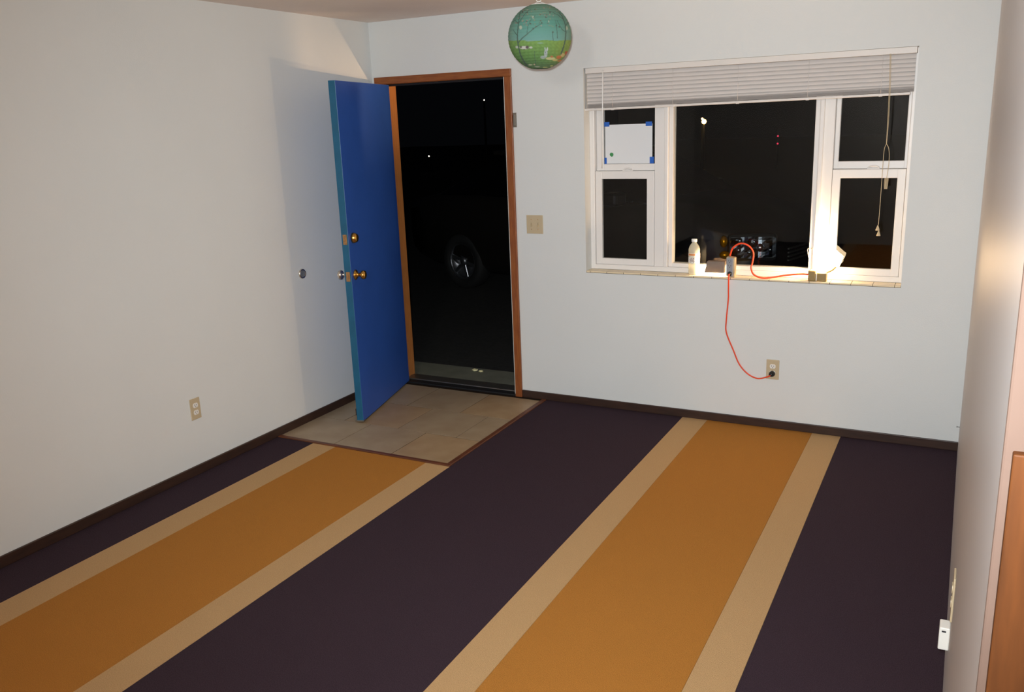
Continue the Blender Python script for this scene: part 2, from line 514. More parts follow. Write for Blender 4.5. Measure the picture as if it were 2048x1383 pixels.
def pane(x0, x1, z0, z1, y, parent):
    return MB().box((x0, y - 0.002, z0), (x1, y + 0.002, z1)).build('pane', M['glass'], parent)


FY0, FY1 = 0.082, 0.158
ringframe('outer_frame', WX0, WX1, WZ0, WZ1, 0.030, 0.020, 0.030, 0.05, FY0, FY1, win)
# mullions with their stepped profile
q = MB()
q.bbox((1.921, FY0 + 0.006, WZ0 + 0.030), (1.985, FY1, WZ1 - 0.05), 0.003)
q.bbox((1.982, FY0 - 0.010, WZ0 + 0.030), (2.008, FY1, WZ1 - 0.05), 0.005)
q.build('mullion', V, win)
q = MB()
q.bbox((2.838, FY0 - 0.010, WZ0 + 0.030), (2.862, FY1, WZ1 - 0.05), 0.005)
q.bbox((2.859, FY0 + 0.006, WZ0 + 0.030), (2.914, FY1, WZ1 - 0.05), 0.003)
q.build('mullion', V, win)
c = ringframe('centre_frame', 2.0085, 2.8375, WZ0 + 0.0305, WZ1 - 0.0505, 0.024, 0.024, 0.024, 0.02, FY0 + 0.006, FY1 - 0.01, win)
pane(2.030, 2.815, WZ0 + 0.05, WZ1 - 0.065, 0.120, c)
for side, (x0, x1, ul, ur, ll, lr) in enumerate([(1.5445, 1.9205, 1.590, 1.913, 1.586, 1.874), (2.9145, 3.278, 2.938, 3.262, 2.956, 3.238)]):
    u_ = ringframe('upper_sash', x0, x1, 1.4705, WZ1 - 0.051, ul - x0, x1 - ur, 0.040, 0.035, 0.118, 0.145, win)
    pane(ul - 0.004, ur + 0.004, 1.505, WZ1 - 0.08, 0.132, u_)
    l_ = ringframe('lower_sash', x0 + 0.001, x1 - 0.001, WZ0 + 0.0305, 1.4695, ll - x0, x1 - lr, 0.038, 0.046, 0.088, 0.116, win)
    pane(ll - 0.004, lr + 0.004, WZ0 + 0.06, 1.43, 0.102, l_)
    xm = (ll + lr) / 2 + 0.02
    lk = MB()
    lk.bbox((xm - 0.032, 0.094, 1.4695), (xm + 0.032, 0.114, 1.476), 0.002)
    lk.tube([(xm - 0.028, 0.100, 1.474), (xm - 0.014, 0.094, 1.484), (xm + 0.010, 0.092, 1.486), (xm + 0.028, 0.092, 1.479)], 0.004, 8)
    lk.build('sash_lock', V, l_)
# tiled sill
sill = MB().box((WX0, 0.0015, WZ0 - 0.012), (WX1, FY0 + 0.002, WZ0 - 0.0025)).build('sill', M['grout'], win)
xs = [3.268 - 0.108 * k for k in range(17)]
edges = [WX1] + [x for x in xs if x > WX0 + 0.01] + [WX0]
for k in range(len(edges) - 1):
    MB().bbox((edges[k + 1] + 0.001, 0.0, WZ0 - 0.0105), (edges[k] - 0.001, FY0 - 0.0005, WZ0), 0.0015, 1).build('tile', M['sill_tile'], sill)

# ------------------------------------------------------------------ mini blind
bl = tag(empty('mini_blind', ((WX0 + WX1) / 2, 0.03, 2.06)), 'pale grey mini blind drawn up at the top of the window', 'blind')
BX0, BX1 = WX0 + 0.008, WX1 - 0.008
MB().bbox((BX0, 0.010, 2.036), (BX1, 0.052, 2.0665), 0.002).build('headrail', M['rail'], bl)


def slat_mesh(tilt, x0=BX0 + 0.004, x1=BX1 - 0.004):
    q = MB()
    n = 6
    vs = []
    for x in (x0, x1):
        for side in (0, 1):
            for i in range(n + 1):
                s = -0.0125 + 0.025 * i / n
                hgt = 0.0022 * (1 - (s / 0.0125) ** 2) - side * 0.0006
                vs.append((x, s * math.cos(tilt) + hgt * math.sin(tilt), s * math.sin(tilt) * -1 + hgt * math.cos(tilt)))
    m = n + 1
    fs = []
    for i in range(n):
        fs.append((i, i + 1, 2 * m + i + 1, 2 * m + i))
        fs.append((m + i, 3 * m + i, 3 * m + i + 1, m + i + 1))
    fs += [(0, 2 * m, 3 * m, m), (n, m + n, 3 * m + n, 2 * m + n)]
    fs += [tuple(range(0, m)) + tuple(range(2 * m - 1, m - 1, -1)), tuple(range(2 * m, 3 * m))[::-1] + tuple(range(3 * m, 4 * m))]
    q.add(vs, fs, 0, False)
    return q


# y 0.031 is the blind's plane; hanging slats are turned nearly shut, the rest lie stacked on the bottom rail
tiltbot = math.atan2(0.013, BX1 - BX0)
xm = (BX0 + BX1) / 2
first = slat_mesh(math.radians(-62)).build('slat', M['slat'])
first.matrix_basis = Matrix.Translation((0, 0.031, 2.024))
first.parent = bl
first.matrix_parent_inverse = parent_world(bl).inverted()
for k in range(1, 8):
    rot = Matrix.Translation((xm, 0, 0)) @ Matrix.Rotation(-tiltbot * k / 8, 4, 'Y') @ Matrix.Translation((-xm, 0, 0))
    share(first, 'slat', bl, Matrix.Translation((0, 0.031, 2.024 - 0.0213 * k)) @ rot)
rot = Matrix.Translation((xm, 0, 0)) @ Matrix.Rotation(-tiltbot, 4, 'Y') @ Matrix.Translation((-xm, 0, 0))
flat = slat_mesh(0.0).build('slat', M['slat'])
flat.matrix_basis = Matrix.Translation((0, 0.031, 1.8475)) @ rot
flat.parent = bl
flat.matrix_parent_inverse = parent_world(bl).inverted()
for k in range(1, 9):
    share(flat, 'slat', bl, Matrix.Translation((0, 0.031 + 0.0008 * ((k * 7) % 3 - 1), 1.8475 + 0.0028 * k)) @ rot)
q = MB()
q.bbox((BX0 + 0.004, 0.019, 1.832), (BX1 - 0.004, 0.043, 1.845), 0.003, 2, 0, rot)
q.build('bottom_rail', M['rail'], bl)
for x in (1.688, 2.049, 2.413, 2.779, 3.135):
    q = MB()
    zb = 1.846 + (x - xm) * math.tan(tiltbot)
    q.tube([(x, 0.0165, 2.037), (x + 0.001, 0.0168, 1.95), (x, 0.0165, zb)], 0.0009, 5, sub=1)
    q.tube([(x, 0.0455, 2.037), (x, 0.0455, zb)], 0.0009, 5, sub=1)
    q.build('ladder_cord', M['slat'], bl)
    MB().bbox((x - 0.009, 0.0165, zb - 0.016), (x + 0.009, 0.0195, zb - 0.003), 0.001, 1).build('rail_clip', M['rail'], bl)
q = MB()
q.tube([(1.636, 0.004, 2.046), (1.6355, 0.000, 2.02), (1.631, 0.000, 1.75), (1.624, 0.002, 1.493)], 0.0038, 6, sub=2)
q.build('tilt_wand', M['wand'], bl)
pc = [(3.170, 2.04), (3.176, 1.913), (3.180, 1.743), (3.180, 1.600)]
for dx in (-0.0022, 0.0022):
    MB().tube([(x + dx * (1 if i < 3 else 0.3), 0.004, z) for i, (x, z) in enumerate(pc)], 0.0013, 6, sub=4).build('pull_cord', M['cord'], bl)
MB().tube([(3.180, 0.004, 1.602), (3.171, 0.003, 1.568), (3.170, 0.003, 1.457), (3.170, 0.003, 1.340), (3.169, 0.003, 1.219), (3.168, 0.003, 1.188)], 0.0015, 6, sub=4).build('pull_cord', M['cord'], bl)
MB().tube([(3.180, 0.004, 1.602), (3.193, 0.004, 1.575), (3.198, 0.004, 1.515), (3.192, 0.004, 1.427), (3.188, 0.004, 1.39)], 0.0015, 6, sub=4).build('pull_cord', M['cord'], bl)
q = MB()
for k in range(5):
    q.tube([(3.184 + 0.004 * k, 0.003 + 0.002 * (k % 2), 1.43), (3.183 + 0.004 * k, 0.002, 1.40), (3.185 + 0.003 * k, 0.003, 1.374)], 0.0016, 6, sub=3)
q.build('cord_bundle', M['cord'], bl)
for (x, z) in ((3.166, 1.160), (3.172, 1.132)):
    MB().lathe([(0, 0), (0.010, 0), (0.0095, 0.004), (0.004, 0.022), (0.002, 0.027), (0, 0.027)], 14, M=Matrix.Translation((x, 0.003, z)), cap=False).build('tassel', M['cord'], bl)

# notice taped inside the upper left sash
nt_ = tag(empty('paper_notice', (1.735, 0.128, 1.51)), 'blank white paper sheet taped inside the upper sash with blue tape', 'notice')
q = MB()
q.box((1.597, 0.1272, 1.512), (1.894, 0.1280, 1.741))
q.build('sheet', M['paper'], nt_)
for (x0, x1, z0, z1) in ((1.592, 1.625, 1.731, 1.757), (1.853, 1.892, 1.727, 1.752), (1.878, 1.904, 1.5115, 1.550), (1.592, 1.606, 1.5115, 1.548)):
    MB().box((x0, 0.1262, z0), (x1, 0.1270, z1)).build('tape', M['tape'], nt_)
q = MB()
q.prism([(0.013 * math.cos(a) * (1 if i % 2 else 0.85), 0.013 * math.sin(a) * (1 if i % 3 else 0.9)) for i, a in enumerate([k * PI / 5 for k in range(10)])], 0, 0.0008, 0, frame((1.638, 0.127, 1.566), (0, -1, 0)))
q.build('sticker', M['green'], nt_)

# ------------------------------------------------------------------ things on the sill
ZS = WZ0
# water bottle
bt = tag(empty('water_bottle', (2.178, 0.048, ZS)), 'small clear plastic water bottle with a paper label on the sill', 'bottle')
PB = [(0.0, 0.0), (0.026, 0.0), (0.031, 0.005), (0.0325, 0.02), (0.031, 0.03), (0.0325, 0.04), (0.031, 0.05), (0.0325, 0.06), (0.0315, 0.066), (0.0315, 0.130), (0.033, 0.138),
      (0.0325, 0.150), (0.028, 0.165), (0.020, 0.178), (0.0135, 0.186), (0.0125, 0.190), (0.0150, 0.191), (0.0150, 0.193), (0.0, 0.193)]
pet = mat('clear_pet', (250, 246, 225), 0.12, spec=0.5)
pet.node_tree.nodes['Principled BSDF'].inputs['Transmission Weight'].default_value = 0.55
pet.node_tree.nodes['Principled BSDF'].inputs['IOR'].default_value = 1.2
MB().lathe(PB, 32, M=Matrix.Translation((2.178, 0.048, ZS)), cap=False).build('bottle_body', pet, bt)
q = MB()
q.lathe([(0, 0.193), (0.0155, 0.193), (0.016, 0.195), (0.016, 0.207), (0.015, 0.209), (0, 0.209)], 28, M=Matrix.Translation((2.178, 0.048, ZS)), cap=False)
q.build('bottle_cap', M['cap'], bt)
lab = MB()
n, rr = 48, 0.0328
zs = [0.070 + 0.058 * k / 14 for k in range(15)]
vs = [(2.178 + rr * math.cos(2 * PI * i / n), 0.048 + rr * math.sin(2 * PI * i / n), ZS + z) for z in zs for i in range(n)]
fs = [(k * n + i, k * n + (i + 1) % n, (k + 1) * n + (i + 1) % n, (k + 1) * n + i) for k in range(14) for i in range(n)]
lab.add(vs, fs, 0, True)
lo = lab.build('bottle_label', attr_mat('bottle_label_print', 'print'), bt, fix=False)
ca = lo.data.color_attributes.new('print', 'FLOAT_COLOR', 'POINT')
rnd = random.Random(9)
for k, z in enumerate(zs):
    for i in range(n):
        a = 360 * i / n
        col = (238, 236, 228)
        if 215 < a < 300 and k in (11, 12, 13): col = (222, 150, 96)
        if 235 < a < 290 and 2 <= k <= 7 and (i * 5 + k * 3) % 7 < 4: col = (150, 124, 112)
        if 200 < a < 330 and k == 9: col = (196, 190, 150)
        ca.data[k * n + i].color = (*lin(col), 1)

# orange cord from the wall outlet up to the tap
c1 = [(2.657, -0.034, 0.326), (2.635, -0.030, 0.312), (2.579, -0.016, 0.294), (2.521, -0.010, 0.315), (2.471, -0.007, 0.367), (2.434, -0.006, 0.448), (2.391, -0.006, 0.550),
      (2.389, -0.006, 0.624), (2.397, -0.006, 0.743), (2.397, -0.008, 0.801), (2.3975, -0.013, 0.865), (2.3975, -0.010, 0.884), (2.3975, -0.004, 0.893)]
ec = tag(empty('extension_cord', (2.66, -0.01, 0.33)), 'orange extension cord from the wall outlet to a grey outlet block on the sill', 'cord')
MB().tube(c1, 0.0042, 8, sub=8).build('cord', M['orange'], ec)
MB().lathe([(0, 0), (0.0165, 0), (0.0165, 0.012), (0.012, 0.024), (0.006, 0.030), (0, 0.030)], 20, M=frame((2.662, -0.0082, 0.330), (-0.25, -1, -0.12)), cap=False).build('plug', M['black'], ec)

# outlet tap block on the cord
tp = ec
MT = Matrix.Translation((2.397, 0.020, ZS)) @ Matrix.Rotation(math.radians(6), 4, 'X') @ Matrix.Rotation(math.radians(-8), 4, 'Z') @ Matrix.Rotation(math.radians(2), 4, 'Y')
ob = MB().bbox((-0.026, 0.0, 0.001), (0.026, 0.030, 0.116), 0.005, 2, 0, MT).build('outlet_block', M['tan_and_lit_side'], tp)  # tan body colour holds the warm lamplight on the grey block's side
fc = MB().bbox((-0.024, -0.003, 0.004), (0.018, 0.002, 0.112), 0.002, 1, 0, MT).build('face_plate', M['grey'], ob)
q = MB()
for zz in (0.064, 0.092):
    for dx in (-0.010, 0.003):
        q.box((dx - 0.001, -0.0036, zz), (dx + 0.001, -0.0028, zz + 0.008), 0, MT)
    q.lathe([(0, 0), (0.0025, 0), (0.0025, 0.0008), (0, 0.0008)], 10, M=MT @ frame((-0.0035, -0.0028, zz - 0.006), (0, -1, 0)), cap=False)
q.build('socket_slots', M['dark'], ob)
MB().lathe([(0, 0), (0.013, 0), (0.013, 0.010), (0.009, 0.018), (0, 0.019)], 18, M=MT @ frame((0.000, -0.003, 0.022), (0.05, -1, -0.25)), cap=False).build('cord_cap', M['black'], tp)

# work lamp with a glaring flood bulb
LX, LY = 2.872, 0.028
wl = tag(empty('work_lamp', (LX, LY, ZS)), 'glaring work lamp with a bare flood bulb and orange cord on the sill', 'lamp')
q = MB()
q.bbox((LX - 0.044, 0.004, ZS + 0.0005), (LX - 0.004, 0.056, ZS + 0.060), 0.006)
q.bbox((LX - 0.006, 0.006, ZS + 0.0005), (LX + 0.052, 0.052, ZS + 0.048), 0.004)
q.build('lamp_base', M['lampbase'], wl)
MB().bbox((LX - 0.003, 0.0035, ZS + 0.004), (LX + 0.003, 0.0065, ZS + 0.044), 0.001, 1).build('seam_strip', M['strip_white'], wl)
MB().tube([(LX - 0.036, 0.030, ZS + 0.058), (LX - 0.046, 0.034, ZS + 0.11), (LX - 0.058, 0.036, ZS + 0.165), (LX - 0.050, 0.040, ZS + 0.178), (LX - 0.030, 0.044, ZS + 0.172)], 0.0018, 6, sub=5).build('wire_bracket', M['wire'], wl)
bd = Vector((-0.95, 0.0, 0.31)).normalized()
bo = Vector((2.992, 0.040, ZS + 0.110))
MF = frame(bo, bd, (0, 1, 0)) @ Matrix.Diagonal((0.64, 1.0, 1.0, 1.0))
MB().tube([(LX + 0.040, 0.036, ZS + 0.044), (LX + 0.075, 0.038, ZS + 0.060), (LX + 0.100, 0.040, ZS + 0.088)], 0.005, 8, sub=4).build('bracket', M['lampbase'], wl)
MB().lathe([(0, 0.0), (0.030, 0.0), (0.033, 0.006), (0.042, 0.030), (0.056, 0.062), (0.058, 0.076)], 24, M=MF, cap=False).build('bulb_neck', M['bulb_neck'], wl)
MB().lathe([(0.058, 0.076), (0.054, 0.094), (0.038, 0.106), (0.018, 0.111), (0, 0.112)], 24, M=MF, cap=False).build('bulb', M['bulb'], wl)

# orange lead that loops from the tap to the lit lamp
c2 = [(2.391, 0.036, 0.993), (2.394, 0.034, 1.005), (2.408, 0.03, 1.040), (2.449, 0.03, 1.066), (2.495, 0.03, 1.054), (2.523, 0.03, 1.016), (2.520, 0.028, 0.961), (2.515, 0.022, 0.930),
      (2.531, 0.012, 0.896), (2.574, 0.010, 0.8785), (2.622, 0.016, 0.880), (2.704, 0.030, 0.895), (2.780, 0.034, 0.905), (2.832, 0.030, 0.906)]
MB().tube(c2, 0.0048, 8, sub=8).build('power_cord', M['orange'], wl)

# small flood lamp whose hood is turned to the glass
fl2 = tag(empty('flood_lamp', (2.304, 0.05, ZS)), 'small taupe hooded flood lamp turned to the glass beside the bottle', 'lamp')
q = MB()
x0, x1, y0, y1, z0, z1, t = 2.250, 2.360, 0.028, 0.070, ZS + 0.018, ZS + 0.084, 0.002
q.add([(x0 - 0.004, y0, z0), (x1, y0, z0), (x1, y0, z1), (x0 + 0.010, y0, z1), (x0 - 0.004, y0 + t, z0), (x1, y0 + t, z0), (x1, y0 + t, z1), (x0 + 0.010, y0 + t, z1)],
      [(0, 1, 2, 3), (7, 6, 5, 4), (0, 4, 5, 1), (1, 5, 6, 2), (2, 6, 7, 3), (3, 7, 4, 0)])
q.box((x1 - t, y0 + t, z0), (x1, y1, z1))
q.box((x0 + 0.010, y0 + t, z1 - t), (x1 - t, y1 - 0.006, z1))
q.build('hood', M['housing'], fl2)
for x in (x0 + 0.012, x1 - 0.012):
    MB().tube([(x, y0 + 0.004, ZS), (x, y0 + 0.004, z0 + 0.004)], 0.0025, 6, sub=1).build('foot', M['wire'], fl2)
    MB().tube([(x, y1 - 0.004, ZS), (x, y1 - 0.006, z1 - 0.002)], 0.0022, 6, sub=1).build('stand_leg', M['wire'], fl2)
q = MB()
q.lathe([(0, -0.034), (0.006, -0.034), (0.007, -0.03), (0.007, 0.03), (0.006, 0.034), (0, 0.034)], 14, M=frame((2.300, 0.050, ZS + 0.046), (1, 0, 0)), cap=False)
q.build('tube_bulb', M['bulb2'], fl2)

# ------------------------------------------------------------------ wall fittings
def faceplate(name, Mw, w_, h_, label, cat, parent_loc):
    e = tag(empty(name, parent_loc), label, cat)
    q = MB().bbox((-w_ / 2, -h_ / 2, 0.0), (w_ / 2, h_ / 2, 0.0055), 0.0022, 2, 0, Mw)
    q.build('face_plate', M['almond'], e)
    return e


def receptacle(e, Mw, cy, m_):
    poly = [(0.0165 * math.cos(a), max(-0.0125, min(0.0125, 0.0165 * math.sin(a)))) for a in [2 * PI * i / 28 for i in range(28)]]
    poly = [(x, y + cy) for x, y in poly]
    r_ = MB().prism(poly, 0.005, 0.0075, 0, Mw).build('receptacle', m_, e)
    q = MB()
    for dx, hh in ((-0.006, 0.0042), (0.006, 0.0034)):
        q.box((dx - 0.0011, cy - hh + 0.002, 0.0072), (dx + 0.0011, cy + hh + 0.002, 0.0079), 0, Mw)
    q.lathe([(0, 0.0072), (0.0022, 0.0072), (0.0022, 0.0079), (0, 0.0079)], 10, M=Mw @ Matrix.Translation((0, cy - 0.0075, 0)), cap=False)
    q.build('slots', M['dark'], r_)


MWb = lambda x, z: Matrix.Translation((x, 0, z)) @ Matrix(((1, 0, 0), (0, 0, -1), (0, 1, 0))).to_4x4()      # local x right, y up, z into room
MWl = lambda y, z: Matrix.Translation((0, y, z)) @ Matrix(((0, 0, 1), (1, 0, 0), (0, 1, 0))).to_4x4()
MWr = lambda y, z: Matrix.Translation((W, y, z)) @ Matrix(((0, 0, -1), (-1, 0, 0), (0, 1, 0))).to_4x4()

e = faceplate('wall_outlet', MWb(2.661, 0.352), 0.072, 0.116, 'almond outlet below the window with the black cord plug in it', 'outlet', (2.661, 0, 0.352))
receptacle(e, MWb(2.661, 0.352), 0.0195, M['socket_white'])
receptacle(e, MWb(2.661, 0.352), -0.0195, M['socket_white'])
e = faceplate('wall_outlet', MWl(-1.806, 0.360), 0.066, 0.116, 'almond outlet low on the plain wall, nothing plugged in', 'outlet', (0, -1.806, 0.36))
receptacle(e, MWl(-1.806, 0.360), 0.0195, M['socket_white'])
receptacle(e, MWl(-1.806, 0.360), -0.0195, M['socket_white'])
e = faceplate('wall_outlet', MWr(-2.43, 0.458), 0.070, 0.134, 'almond outlet plate seen edge-on on the satin wall', 'outlet', (W, -2.43, 0.458))
receptacle(e, MWr(-2.43, 0.458), 0.022, M['almond'])
receptacle(e, MWr(-2.43, 0.458), -0.022, M['almond'])

sw = faceplate('light_switch', MWb(1.170, 1.151), 0.114, 0.116, 'almond double light switch between the door and the window', 'light switch', (1.17, 0, 1.151))
for dx in (-0.023, 0.023):
    Mx = MWb(1.170 + dx, 1.151)
    q = MB().bbox((-0.005, -0.012, 0.004), (0.005, 0.012, 0.0068), 0.0008, 1, 0, Mx)
    pl = q.build('toggle_surround', M['tan_and_lit_side'], sw)
    MB().bbox((-0.0035, -0.009, 0.006), (0.0035, 0.003, 0.017), 0.0015, 1, 0, Mx @ Matrix.Rotation(math.radians(24), 4, 'X')).build('toggle', M['almond'], pl)
    for dy in (-0.030, 0.030):
        MB().lathe([(0, 0.005), (0.0032, 0.005), (0.0026, 0.0068), (0, 0.007)], 10, M=Mx @ Matrix.Translation((0, dy, 0)), cap=False).build('screw', M['brass_old'], sw)

# phone jack box on the right wall
jb = tag(empty('phone_jack', (W, -2.35, 0.25)), 'small white surface jack box low on the satin wall', 'jack box')
MB().bbox((W - 0.028, -2.375, 0.246), (W, -2.325, 0.318), 0.003).build('jack_body', M['white_plastic'], jb)
MB().bbox((W - 0.021, -2.3765, 0.304), (W - 0.010, -2.3745, 0.309), 0.0006, 1).build('jack_slot', M['dark'], jb)
nl = tag(empty('nail', (W, -0.02, 0.139)), 'dark nail sticking out of the satin wall near the corner', 'nail')
MB().lathe([(0, 0), (0.0015, 0), (0.0015, 0.012), (0.004, 0.0125), (0.004, 0.0145), (0, 0.015)], 10, M=frame((W, -0.02, 0.139), (-1, 0, 0)), cap=False).build('nail_body', M['dark'], nl)

# round door bumper on the left wall
db = tag(empty('door_bumper', (0, -0.866, 0.930)), 'round chrome and black knob bumper on the plain wall', 'door bumper')
Mw = frame((0, -0.866, 0.930), (1, 0, 0))
MB().lathe([(0, 0), (0.030, 0), (0.030, 0.004), (0.027, 0.009), (0.023, 0.009), (0.021, 0.005), (0.0, 0.005)], 30, M=Mw, cap=False).build('rim', M['chrome'], db)
MB().lathe([(0, 0.0045), (0.0212, 0.0045), (0.0212, 0.0075), (0.018, 0.0085), (0.012, 0.006), (0, 0.0055)], 28, M=Mw, cap=False).build('rubber_pad', M['pad'], db)

# chain keeper on the door casing
ck = tag(empty('chain_keeper', (1.052, 0, 1.79)), 'small grey metal chain keeper at the door frame edge', 'door chain')
MB().bbox((1.0425, -0.004, 1.747), (1.066, 0.0, 1.833), 0.001, 1).build('keeper_plate', M['alu'], ck)
MB().bbox((1.046, -0.012, 1.757), (1.058, -0.0042, 1.823), 0.002, 1).build('keeper_track', M['alu'], ck)

# stop on the floor behind the door
ds = tag(empty('door_stop', (0.16, -0.72, 0)), 'dark brown wooden wedge on the tiles behind the blue door', 'door stop')
MB().add([(0.215, -0.735, 0.002), (0.305, -0.735, 0.002), (0.305, -0.695, 0.002), (0.215, -0.695, 0.002), (0.215, -0.735, 0.045), (0.215, -0.695, 0.045), (0.305, -0.735, 0.008), (0.305, -0.695, 0.008)],
         [(0, 1, 2, 3), (4, 6, 7, 5), (0, 1, 6, 4), (3, 2, 7, 5), (0, 3, 5, 4), (1, 2, 7, 6)]).build('wedge', M['base'], ds)

# ------------------------------------------------------------------ paper lantern
LC = Vector((1.7089, -0.9835, 2.1645))
LR = 0.1505
lan = tag(empty('paper_lantern', LC), 'round green and teal paper lantern printed with a tree landscape', 'lantern')
NLON, NLAT = 360, 168
tcam = (CAM - LC).normalized()
lr = Vector((0, 0, 1)).cross(tcam).normalized()
lr = (lr + tcam.cross(lr) * -0.038).normalized()
lup = tcam.cross(lr).normalized()
Z0, Z1 = math.radians(14), math.radians(166)
vs, fs = [], []
for j in range(NLAT + 1):
    th = Z0 + (Z1 - Z0) * j / NLAT
    rib = abs(math.sin(PI * j / 7.0))
    r = LR * (0.992 + 0.008 * rib)
    for i in range(NLON):
        ph = 2 * PI * i / NLON
        vs.append(LC + Vector((r * math.sin(th) * math.cos(ph), r * math.sin(th) * math.sin(ph), r * 0.985 * math.cos(th))))
for j in range(NLAT):
    for i in range(NLON):
        k = (i + 1) % NLON
        fs.append((j * NLON + i, (j + 1) * NLON + i, (j + 1) * NLON + k, j * NLON + k))
q = MB()
q.add(vs, fs, 0, True)
sh = q.build('paper_shade', attr_mat('lantern_print', 'print', 0.75), lan, fix=False)


def zuv(X, Y):
    return ((X - 860) / 552.0, (640 - Y) / 545.0)


def seglines(pts, w0, w1):
    P = [zuv(*p) for p in pts]
    n = len(P) - 1
    return [(P[i], P[i + 1], w0 + (w1 - w0) * i / n) for i in range(n)]


twigs = []
twigs += seglines([(640, 1110), (600, 1060), (530, 930), (495, 780), (480, 690), (480, 600), (492, 470), (505, 330), (520, 240)], 0.026, 0.010)
twigs += seglines([(490, 735), (560, 660), (640, 600), (750, 512), (840, 455), (900, 420)], 0.016, 0.007)
twigs += seglines([(482, 620), (430, 560), (400, 520)], 0.012, 0.006)
twigs += seglines([(500, 420), (560, 330), (620, 250), (700, 200)], 0.010, 0.005)
twigs += seglines([(498, 430), (430, 370), (400, 400)], 0.010, 0.005)
twigs += seglines([(640, 600), (660, 470), (700, 380), (780, 300)], 0.008, 0.004)
twigs += seglines([(1230, 910), (1270, 800), (1296, 690), (1305, 560), (1290, 430), (1240, 310), (1180, 240)], 0.024, 0.008)
twigs += seglines([(1300, 560), (1235, 520), (1190, 450), (1150, 380)], 0.010, 0.005)
twigs += seglines([(1295, 470), (1350, 400), (1370, 360)], 0.010, 0.005)
twigs += seglines([(1270, 370), (1180, 300), (1080, 250), (1000, 220)], 0.009, 0.004)
twigs += seglines([(1160, 660), (1150, 560), (1138, 450), (1120, 380)], 0.010, 0.005)
twigs += seglines([(1085, 700), (1080, 600), (1076, 560)], 0.009, 0.005)
twigs += seglines([(790, 1080), (780, 980), (770, 860)], 0.010, 0.005)
rnd = random.Random(21)
blobs = []
for (X, Y) in ((640, 385), (750, 510), (780, 200), (860, 290), (1010, 390), (1140, 460), (890, 420), (640, 250), (700, 430), (1030, 250), (560, 240), (1190, 480), (1080, 565), (960, 330)):
    blobs.append((zuv(X, Y), 0.026, 0.024, (72, 74, 70)))
for _ in range(70):
    X, Y = rnd.uniform(420, 1340), rnd.uniform(150, 480)
    blobs.append((zuv(X, Y), rnd.uniform(0.012, 0.026), rnd.uniform(0.012, 0.026), rnd.choice([(150, 128, 120), (140, 150, 120), (96, 104, 92), (168, 150, 140)])))
for (X, Y, a, c_) in ((535, 490, 0.045, 0.06), (742, 330, 0.03, 0.045), (1322, 500, 0.03, 0.06), (1010, 395, 0.02, 0.03)):
    blobs.append((zuv(X, Y), a, c_, (190, 200, 176)))
# animals and flowers of the meadow
for (X, Y, a, c_, rgb) in ((600, 808, 0.15, 0.05, (214, 212, 206)), (470, 800, 0.05, 0.04, (196, 200, 190)), (712, 806, 0.05, 0.035, (206, 206, 198)),
                           (648, 800, 0.05, 0.045, (70, 52, 58)), (540, 800, 0.03, 0.03, (80, 64, 66)), (594, 840, 0.02, 0.018, (60, 50, 50)),
                           (965, 900, 0.055, 0.13, (178, 190, 196)), (992, 830, 0.022, 0.06, (206, 212, 206)), (950, 820, 0.018, 0.045, (190, 200, 200)), (920, 965, 0.09, 0.05, (164, 180, 178)), (958, 885, 0.016, 0.02, (96, 110, 128)),
                           (1050, 985, 0.15, 0.05, (206, 204, 140)), (1130, 1012, 0.09, 0.035, (214, 200, 120)),
                           (1195, 968, 0.09, 0.055, (206, 104, 52)), (1070, 955, 0.045, 0.03, (196, 110, 60)), (1262, 930, 0.07, 0.06, (216, 190, 120)), (1322, 900, 0.045, 0.065, (178, 74, 40)), (1225, 1030, 0.10, 0.03, (208, 120, 60)),
                           (700, 1095, 0.07, 0.03, (176, 190, 150)), (770, 1088, 0.025, 0.025, (206, 176, 150)), (820, 1125, 0.09, 0.025, (170, 184, 160)), (960, 1140, 0.08, 0.03, (160, 180, 110)), (1075, 1115, 0.05, 0.02, (190, 196, 120)),
                           (690, 700, 0.16, 0.014, (130, 170, 160)), (870, 735, 0.10, 0.02, (124, 168, 130))):
    blobs.append((zuv(X, Y), a, c_, rgb))


def mixc(a, b_, t):
    t = max(0.0, min(1.0, t))
    return tuple(a[i] + (b_[i] - a[i]) * t for i in range(3))


def hashn(x, y):
    return (math.sin(x * 127.1 + y * 311.7) * 43758.5453) % 1.0


def lantern_colour(u, v):
    if v > -0.10 + 0.01 * math.sin(u * 9):
        c = mixc((104, 164, 158), (78, 150, 134), (v + 0.1) / 0.5)
        c = mixc(c, (98, 146, 124), (v - 0.45) / 0.4)
        if abs(u) > 0.6: c = mixc(c, (120, 156, 134), (abs(u) - 0.6) * 1.6)
    else:
        c = mixc((112, 158, 62), (86, 138, 60), (-0.1 - v) / 0.5)
        c = mixc(c, (132, 160, 58), (u - 0.1) * 0.9)
        c = mixc(c, (74, 116, 70), (-0.62 - v) / 0.25)
        g_ = math.sin(u * 46 + math.sin(v * 23) * 2) * math.sin(v * 31 + u * 7)
        c = tuple(x * (1 + 0.06 * g_) for x in c)
    for (cc, a, c_, rgb) in blobs:
        d = ((u - cc[0]) / a) ** 2 + ((v - cc[1]) / c_) ** 2
        if d < 1.25:
            c = mixc(c, rgb, (1.25 - d) * 2.0 * 0.85)
    for (p, e_, w_) in twigs:
        dx, dy = e_[0] - p[0], e_[1] - p[1]
        L2 = dx * dx + dy * dy
        t = max(0, min(1, ((u - p[0]) * dx + (v - p[1]) * dy) / L2))
        d = math.hypot(u - p[0] - t * dx, v - p[1] - t * dy)
        if d < w_ * 1.2:
            c = mixc(c, (56, 78, 70), (w_ * 1.2 - d) / (w_ * 0.5) * 0.8)
    return mixc(c, (130, 140, 128), 0.30)


